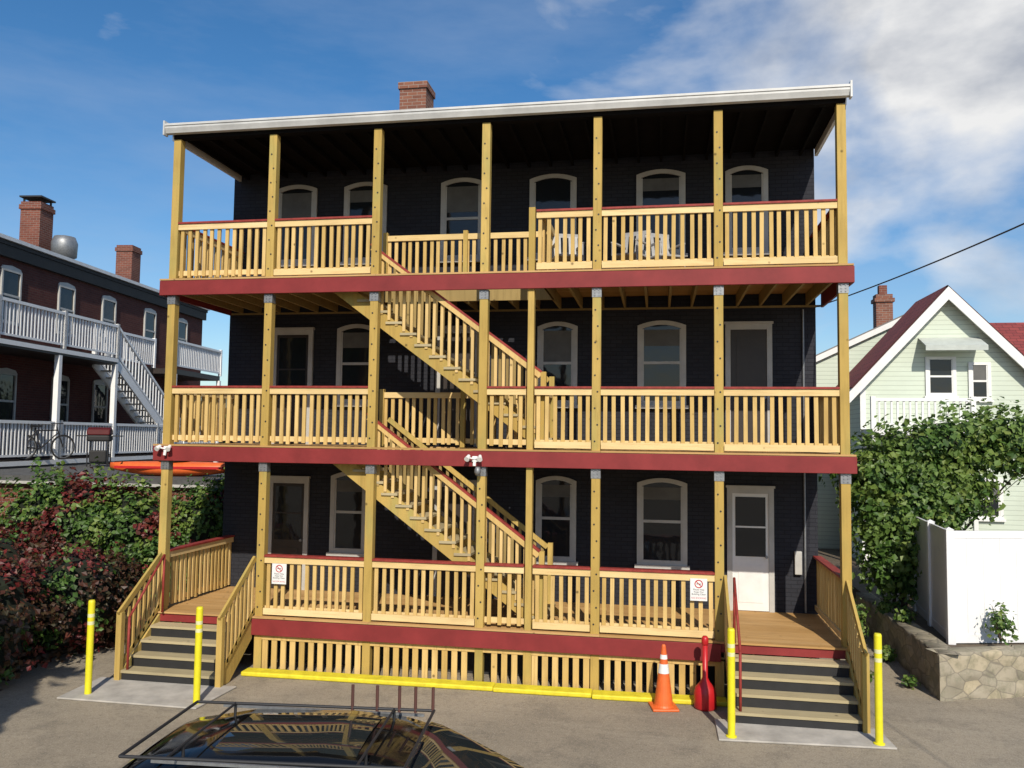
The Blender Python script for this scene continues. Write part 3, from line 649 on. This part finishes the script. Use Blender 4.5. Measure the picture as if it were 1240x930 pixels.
# ---------------------------------------------------------------- foliage
def leafmesh(name,lobes,n,size,mats,parent,patch=None,shell=(.72,1.08),zmin=.02,bump_=.28):
    vols=np.array([l[3]*l[4]+l[4]*l[5]+l[3]*l[5] for l in lobes]); pr=vols/vols.sum()
    V=[];F=[];MI=[]
    idx=rng.choice(len(lobes),n,p=pr); k=0
    for li in idx:
        cx,cy,cz,rx,ry,rz=lobes[li]
        u=rng.normal(size=3); u/=np.linalg.norm(u)
        bumpy=1+bump_*noise.noise(Vector((cx+u[0]*2.2,cy+u[1]*2.2,cz+u[2]*2.2)))+.7*bump_*noise.noise(Vector((u[0]*6+cx,u[1]*6,u[2]*6)))
        s=rng.uniform(*shell)*bumpy
        p=np.array([cx+u[0]*rx*s,cy+u[1]*ry*s,cz+u[2]*rz*s])
        if p[2]<zmin: continue
        nrm=u+rng.normal(size=3)*.55+np.array([0,-.2,.35]); nrm/=np.linalg.norm(nrm)
        a=np.cross(nrm,rng.normal(size=3)); a/=np.linalg.norm(a); b=np.cross(nrm,a)
        L_=size*rng.uniform(.5,1.5); W_=L_*.42
        V+=[tuple(p-a*L_*.5),tuple(p+b*W_+nrm*L_*.08),tuple(p+a*L_*.5-nrm*L_*.12),tuple(p-b*W_+nrm*L_*.08)]
        F.append((k,k+1,k+2,k+3)); k+=4
        MI.append(patch(p) if patch else int(rng.integers(len(mats))))
    me=bpy.data.meshes.new(name); me.from_pydata(V,[],F)
    for mt in mats: me.materials.append(mt)
    me.polygons.foreach_set("material_index",MI)
    o=bpy.data.objects.new(name,me); COL.objects.link(o); o.parent=parent; return o
def inner(name,lobes,parent,s=.66):  # dark lumps added inside the leaves as their inner shade
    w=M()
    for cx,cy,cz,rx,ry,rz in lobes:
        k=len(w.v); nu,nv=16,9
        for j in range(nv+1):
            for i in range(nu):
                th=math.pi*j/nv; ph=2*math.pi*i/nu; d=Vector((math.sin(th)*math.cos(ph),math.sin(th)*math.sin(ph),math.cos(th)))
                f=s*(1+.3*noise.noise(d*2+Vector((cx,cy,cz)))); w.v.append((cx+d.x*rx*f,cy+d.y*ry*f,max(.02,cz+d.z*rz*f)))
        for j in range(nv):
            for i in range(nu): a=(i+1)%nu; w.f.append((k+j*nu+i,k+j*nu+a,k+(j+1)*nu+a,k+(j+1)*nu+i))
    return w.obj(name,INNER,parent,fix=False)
def stems(parent,base,tops,r=.05):
    w=M()
    for t in tops:
        a=Vector(base)+Vector((random.uniform(-.15,.15),random.uniform(-.15,.15),0)); t=Vector(t); mid=(a+t)/2+Vector((random.uniform(-.2,.2),random.uniform(-.2,.2),0))
        w.cyl(a,mid,r,r*.7,8); w.cyl(mid,t,r*.7,r*.3,8)
        for _ in range(4):
            e=t+Vector((random.uniform(-.6,.6),random.uniform(-.5,.3),random.uniform(-.2,.5))); w.cyl(mid.lerp(t,random.random()),e,r*.3,r*.1,6)
    w.obj("trunk",BARK,parent)
def P3(p,s=1.1,off=0): return noise.noise(Vector((p[0]*s+off,p[1]*s,p[2]*s*1.3)))
h1=thing("hedge",(0,0,0),"dark red autumn hedge along the edge of the lot","hedge")
lb=[(-2.1,-1.7,.85,1.05,1.3,.95),(-1.9,.25,.95,.95,1.1,.95),(-3.4,-.6,1.1,1.3,1.6,1.2),(-3.0,-3.2,.9,1.3,1.4,1.1),(-1.55,1.1,.8,.65,.7,.8)]
inner("inner_shade_lumps",lb,h1,.8); leafmesh("leaves",lb,22000,.085,[B1,R1,G1],h1,lambda p:(1 if P3(p)>.28 else (2 if P3(p,1.6,9)>.22 else 0)),bump_=.4)
stems(h1,(-2.1,-1.2,.1),[(-2.1,-1.7,1.2),(-2.6,-.6,1.4),(-1.9,.3,1.2)])
h2=thing("vine_thicket",(0,0,0),"green and crimson vine thicket covering the garage front","vine")
lb=[(-4.1,2.2,1.65,.95,.8,1.3),(-3.2,2.1,1.75,1.0,.85,1.2),(-2.1,2.2,1.6,1.0,.8,1.2),(-5.2,2.2,1.1,.8,.9,.9),(-6.6,2.4,.9,1.1,.9,.75)]
inner("inner_shade_lumps",lb,h2,.78); leafmesh("leaves",lb,25000,.095,[G1,G2,R1],h2,lambda p:(2 if P3(p,.9,3)>.1 else (1 if P3(p,2,5)>.05 else 0)),bump_=.45)
stems(h2,(-3.5,2.2,.1),[(-4.2,2.1,2.4),(-3.2,2.1,2.2),(-2.2,2.1,2.2)])
h3=thing("shrub",(0,0,0),"leafy green shrub against the corner of the porch","shrub")
lb=[(-.95,2.7,1.7,.6,.6,1.1),(-1.1,1.9,1.0,.55,.6,.9),(-.7,3.3,1.9,.55,.5,1.0)]
inner("inner_shade_lumps",lb,h3,.75); leafmesh("leaves",lb,8000,.09,[G1,G2,R1],h3,lambda p:(2 if P3(p,1.2,1)>.3 else (1 if P3(p,2,5)>.2 else 0)),bump_=.45)
stems(h3,(-.9,2.7,.1),[(-.95,2.7,2.2),(-1.,2.0,1.4)])
h4=thing("grape_vine_tree",(0,0,0),"sprawling leafy green vine tree behind the white fence","tree")
lb=[(12.5,4.8,3.1,.6,.7,.8),(13.2,4.9,3.45,.75,.7,.75),(14.1,5.0,3.7,.8,.7,.7),(15.0,5.1,3.95,.75,.7,.6),(15.8,5.2,3.75,.7,.7,.6),(12.65,4.6,2.2,.5,.6,.7),(13.1,4.7,2.6,.55,.6,.6),(16.7,5.4,3.6,.7,.7,.5),(14.2,4.9,2.9,.6,.5,.5),(13.7,4.8,2.7,.6,.55,.5),(12.75,4.5,1.45,.5,.5,.65),(13.2,4.7,1.5,.5,.5,.6),(13.6,4.75,2.1,.5,.4,.45)]
inner("inner_shade_lumps",lb,h4,.5); leafmesh("crown",lb,21000,.115,[G1,G3,G2,G1],h4,lambda p:(2 if P3(p,1.7,2)>.25 else (1 if P3(p,1.5,7)>-.05 else 0)),shell=(.5,1.2),bump_=.6)
stems(h4,(13.0,4.9,.6),[(12.6,4.8,3.4),(13.4,4.9,3.6),(14.5,5,3.9),(15.6,5.2,3.6),(12.7,4.6,2.2)],.035)
def weed(x,y,z,s,hh,n,lab,mats=[G1,G2]):
    t=thing("weed",(0,0,0),lab,"weed",group="weeds along the wall")
    lb=[(x,y,z+hh*.55,s,s,hh*.55)]; leafmesh("leaves",lb,n,.07,mats,t,None,shell=(.1,1.05),zmin=z)
    w=M()
    for _ in range(7): w.cyl((x,y,z),(x+random.uniform(-s,s)*.7,y+random.uniform(-s,s)*.7,z+hh*random.uniform(.6,1)),.008,.004,5)
    w.obj("stems",BARK,t)
weed(13.65,1.62,.7,.25,.6,260,"straggly weed in front of the white vinyl fence")
weed(12.5,3.9,.6,.2,.35,240,"small green weed on the stone wall")
weed(12.25,2.9,.0,.18,.25,200,"low weed at the foot of the stone wall"); weed(11.6,1.6,.0,.14,.15,120,"low weed on the gravel beside the porch"); weed(12.2,1.3,.0,.14,.18,120,"low weed on the gravel beside the porch")
weed(12.0,4.2,.0,.3,.8,600,"bushy green weed beside the stone wall"); weed(12.6,3.0,.62,.2,.3,200,"small green weed on the stone wall")
h5=thing("shade_caster_tree",(-.9,-11.6,0),"broad leafy tree added out of view to shade the left of the lot","tree")  # unseen tree, added to cast shade over the left of the lot
lb=[(0,0,6.1,2.5,2.2,2.2),(-2.4,.4,5.8,2.4,2.2,2.0),(1.2,.2,6.4,1.5,1.7,1.7),(-1.0,.6,8.0,2.2,1.8,1.4),(-4.2,0,5.6,2.0,1.8,1.8),(-2.8,.3,7.9,2,1.8,1.3)]
leafmesh("crown",lb,14000,.46,[G1,G3],h5,None,shell=(.25,1.08))
stems(h5,(0,0,0),[(0,0,6),(-2.2,.3,6),(1.2,.2,6.2),(-1,.5,8)],.2)
dt=thing("distant_trees",(0,0,0),"far green tree line beyond the houses","trees"); dt["kind"]="stuff"
lb=[(x,60+random.uniform(-5,5),3,5,4,random.uniform(3,5)) for x in range(-60,90,6)]
inner("inner_shade_lumps",lb,dt,.9); leafmesh("leaves",lb,6000,.8,[G1,G2],dt,None)

# ---------------------------------------------------------------- parked car
Cr=thing("parked_car",(5.85,-6.85,0),"glossy dark hatchback with black roof rack parked before the porch","car",rot=.10)
ZS=.10
def zt(x):
    xs=[-2.3,-2.1,-1.8,-1.3,-.8,0,.45,.75,1.45,2.0,2.3,2.4]; zs=[.75,.98,1.12,1.42,1.51,1.53,1.50,1.42,1.06,.96,.78,.6]
    return float(np.interp(x,xs,zs))+ZS*float(np.interp(x,[-2.4,-1.4,1,2.4],[0,1,1,.3]))
def belt(x): return min(zt(x)-.02,float(np.interp(x,[-2.4,-2.0,1.4,2.4],[.7,1.0,.98,.68])))
def hw(x): return float(np.interp(x,[-2.4,-2.1,-1.3,1.3,2.0,2.4],[.62,.8,.88,.88,.8,.55]))
def htop(x):
    g=(zt(x)-belt(x))/.55; return hw(x)*(1-.27*max(0,min(1,g)))
w=M(); xs=np.linspace(-2.4,2.4,49); rows=[]
for x in xs:
    x=float(x); a=hw(x);t=htop(x);zz=zt(x);bb=belt(x)
    half=[(a*.85,.22),(a*.98,.35),(a,.6),(a*.985,bb),(a*.97-(a*.97-t)*.5,bb+(zz-.06-bb)*.55),(t,zz-.06),(t*.88,zz-.018),(t*.5,zz+.01),(0,zz+.018)]
    rows.append([(x,y,z) for y,z in half]+[(x,-y,z) for y,z in half[-2::-1]])
nr=len(rows[0])
for r_ in rows: w.v+=r_
for i in range(len(rows)-1):
    for j in range(nr-1): a=i*nr+j; w.f.append((a,a+1,a+nr+1,a+nr))
w.f.append(tuple(range(nr))); w.f.append(tuple((len(rows)-1)*nr+j for j in range(nr)))
w.obj("car_body",CARP,Cr,smooth=True)
CGL=bpy.data.materials.new("car_glass"); CGL.use_nodes=True; cb_=CGL.node_tree.nodes["Principled BSDF"]; cb_.inputs['Base Color'].default_value=(.02,.024,.024,1); cb_.inputs['Roughness'].default_value=.02; cb_.inputs['Specular IOR Level'].default_value=.8
def glass_strip(x0,x1,name,fr=.9):
    w=M(); n=8
    for i in range(n+1):
        x=x0+(x1-x0)*i/n; t=htop(x)*fr
        for j in range(9):
            s=-1+j/4; y=s*t; zz=zt(x)+.018-.03*abs(s)**2-.012*(abs(s)>.9)+.012; w.v.append((x,y,zz))
    for i in range(n):
        for j in range(8): a=i*9+j; w.f.append((a,a+1,a+10,a+9))
    w.obj(name,CGL,Cr,smooth=True)
glass_strip(.66,1.42,"windscreen",.94); glass_strip(-1.74,-1.34,"rear_window",.85); glass_strip(-.75,.30,"sunroof",.72)
for s in (1,-1):
    w=M(); w.beam((-1.1,s*.60,zt(-.8)-.01),(.6,s*.60,zt(.5)-.005),.02,.02); w.obj("roof_moulding",GALV,Cr)
    w=M(); pts=[(-1.5,1.06),(1.15,1.04),(.68,1.42),(-.2,1.47),(-1.2,1.42)]
    for x,z in pts:
        f=(z-belt(x))/max(.05,(zt(x)-.06-belt(x))); y=hw(x)*.985+(htop(x)-hw(x)*.985)*min(1,f)+.014; w.v.append((x,s*y,z))
    w.f.append(tuple(range(5))); w.obj("side_window",CGL,Cr,fix=False)
    for x in (-1.45,1.45):
        Wh=part("wheel",Cr); w=M(); w.cyl((x,s*.7,.31),(x,s*.9,.31),.31,n=28); w.obj("tyre",RUBBER,Wh); w=M(); w.cyl((x,s*.9,.31),(x,s*.905,.31),.2,n=20); w.obj("rim",GALV,Wh)
    w=M(); w.cyl((1.0,s*.86,1.05),(1.0,s*1.0,1.08),.03,n=8); w.box(.94,1.06,s*1.0-.08,s*1.0+.08,1.02,1.17); w.obj("wing_mirror",CARP,Cr,bevel=.02)
    w=M(); w.box(2.2,2.3,s*.5-.15,s*.5+.15,.62,.74); w.obj("headlight",WHITE,Cr,bevel=.02)
rk=part("roof_rack",Cr)
w=M(); r=.012; x0,x1,y0,y1,z=-1.22,.72,-.80,.36,1.70
for a,b2 in (((x0,y0,z),(x1,y0,z)),((x0,y1,z),(x1,y1,z)),((x0,y0,z),(x0,y1,z)),((x1,y0,z),(x1,y1,z))): w.cyl(a,b2,r,n=8)
for x in (-.9,.4):
    for y in (-.55,y1): w.cyl((x,y,z),(x,y*.98,1.58),r,n=8)
    w.cyl((x,y0,z),(x,y1,z),r*.8,n=8)
w.obj("rack_frame",BLACKM,rk)
RUST=plain("rust_red_metal",(.10,.04,.03),.6)
for x in (.06,.26,.44,.57,.71):
    w=M(); w.cyl((x,y1,z-.02),(x,y1,z+.18),.013,n=8); w.obj("rack_upright",RUST,rk)

# ---------------------------------------------------------------- light and sky
az,el=R(180-15),R(37)
Sv=Vector((math.sin(az)*math.cos(el),math.cos(az)*math.cos(el),math.sin(el)))
sl=bpy.data.lights.new("sun",'SUN'); sl.energy=4.6; sl.angle=R(.5); sl.color=(1,.92,.79); so=bpy.data.objects.new("sun",sl); COL.objects.link(so); so.rotation_euler=Sv.to_track_quat('Z','Y').to_euler(); so.location=(8,-20,20)
W=bpy.data.worlds.new("World"); scene.world=W; W.use_nodes=True; nt=W.node_tree; bg=nt.nodes['Background']
sky=nt.nodes.new("ShaderNodeTexSky"); sky.sky_type='NISHITA'; sky.sun_disc=False; sky.sun_elevation=el; sky.sun_rotation=az; sky.air_density=1.0; sky.dust_density=.6; sky.ozone_density=3.0
hs=nt.nodes.new("ShaderNodeHueSaturation"); hs.inputs['Saturation'].default_value=1.28; hs.inputs['Value'].default_value=1.5; nt.links.new(sky.outputs[0],hs.inputs['Color'])
tc=nd(nt,"ShaderNodeTexCoord").outputs['Generated']
mp=scaled(nt,tc,(1,1,2.0))
n1=nd(nt,"ShaderNodeTexNoise",Scale=3.0,Detail=9.,Roughness=.5,Distortion=.2); nt.links.new(mp,n1.inputs['Vector'])
n2=nd(nt,"ShaderNodeTexNoise",Scale=5.0,Detail=6.,Roughness=.55); nt.links.new(mp,n2.inputs['Vector'])
n3_=nd(nt,"ShaderNodeTexNoise",Scale=1.6,Detail=7.,Roughness=.6); nt.links.new(scaled(nt,tc,(1,1,4)),n3_.inputs['Vector'])
dot=nt.nodes.new("ShaderNodeVectorMath"); dot.operation='DOT_PRODUCT'; nt.links.new(tc,dot.inputs[0]); dot.inputs[1].default_value=Vector((.24,.86,.50)).normalized()
msk=mapr(nt,dot.outputs['Value'],.90,.985,-.12,.26)
ad=nd(nt,"ShaderNodeMath",operation='ADD'); nt.links.new(n1.outputs['Fac'],ad.inputs[0]); nt.links.new(msk,ad.inputs[1])
dens=mapr(nt,ad.outputs[0],.52,.72,0,1)
ccol=ramp(nt,n2.outputs['Fac'],[(.35,(5.4,5.8,6.6)),(.58,(10.5,10.5,10.5))])
haze=mixc(nt,mapr(nt,n3_.outputs['Fac'],.45,.75,.0,.35),(0,0,0),(5.6,6.6,8.4)); nt.links.new(hs.outputs[0],haze.node.inputs[6])
mx=mixc(nt,dens,(0,0,0),(0,0,0)); mxn=mx.node; nt.links.new(haze,mxn.inputs[6]); nt.links.new(ccol,mxn.inputs[7])
nt.links.new(mx,bg.inputs['Color']); bg.inputs['Strength'].default_value=.082

# ---------------------------------------------------------------- camera
yaw,pit,rol=-.1754,.0634,.0128
fw=Vector((math.sin(yaw)*math.cos(pit),math.cos(yaw)*math.cos(pit),math.sin(pit))); r=Vector((math.cos(yaw),-math.sin(yaw),0)); u=r.cross(fw)
r2=r*math.cos(rol)+u*math.sin(rol); u2=-r*math.sin(rol)+u*math.cos(rol)
cd=bpy.data.cameras.new("camera"); cam=bpy.data.objects.new("camera",cd); COL.objects.link(cam)
mw=Matrix((r2,u2,-fw)).transposed().to_4x4(); mw.translation=Vector((8.284,-12.959,3.88)); cam.matrix_world=mw
cd.sensor_width=36; cd.lens=1005/1240*36; cd.clip_end=2000; cd.clip_start=.05
scene.camera=cam
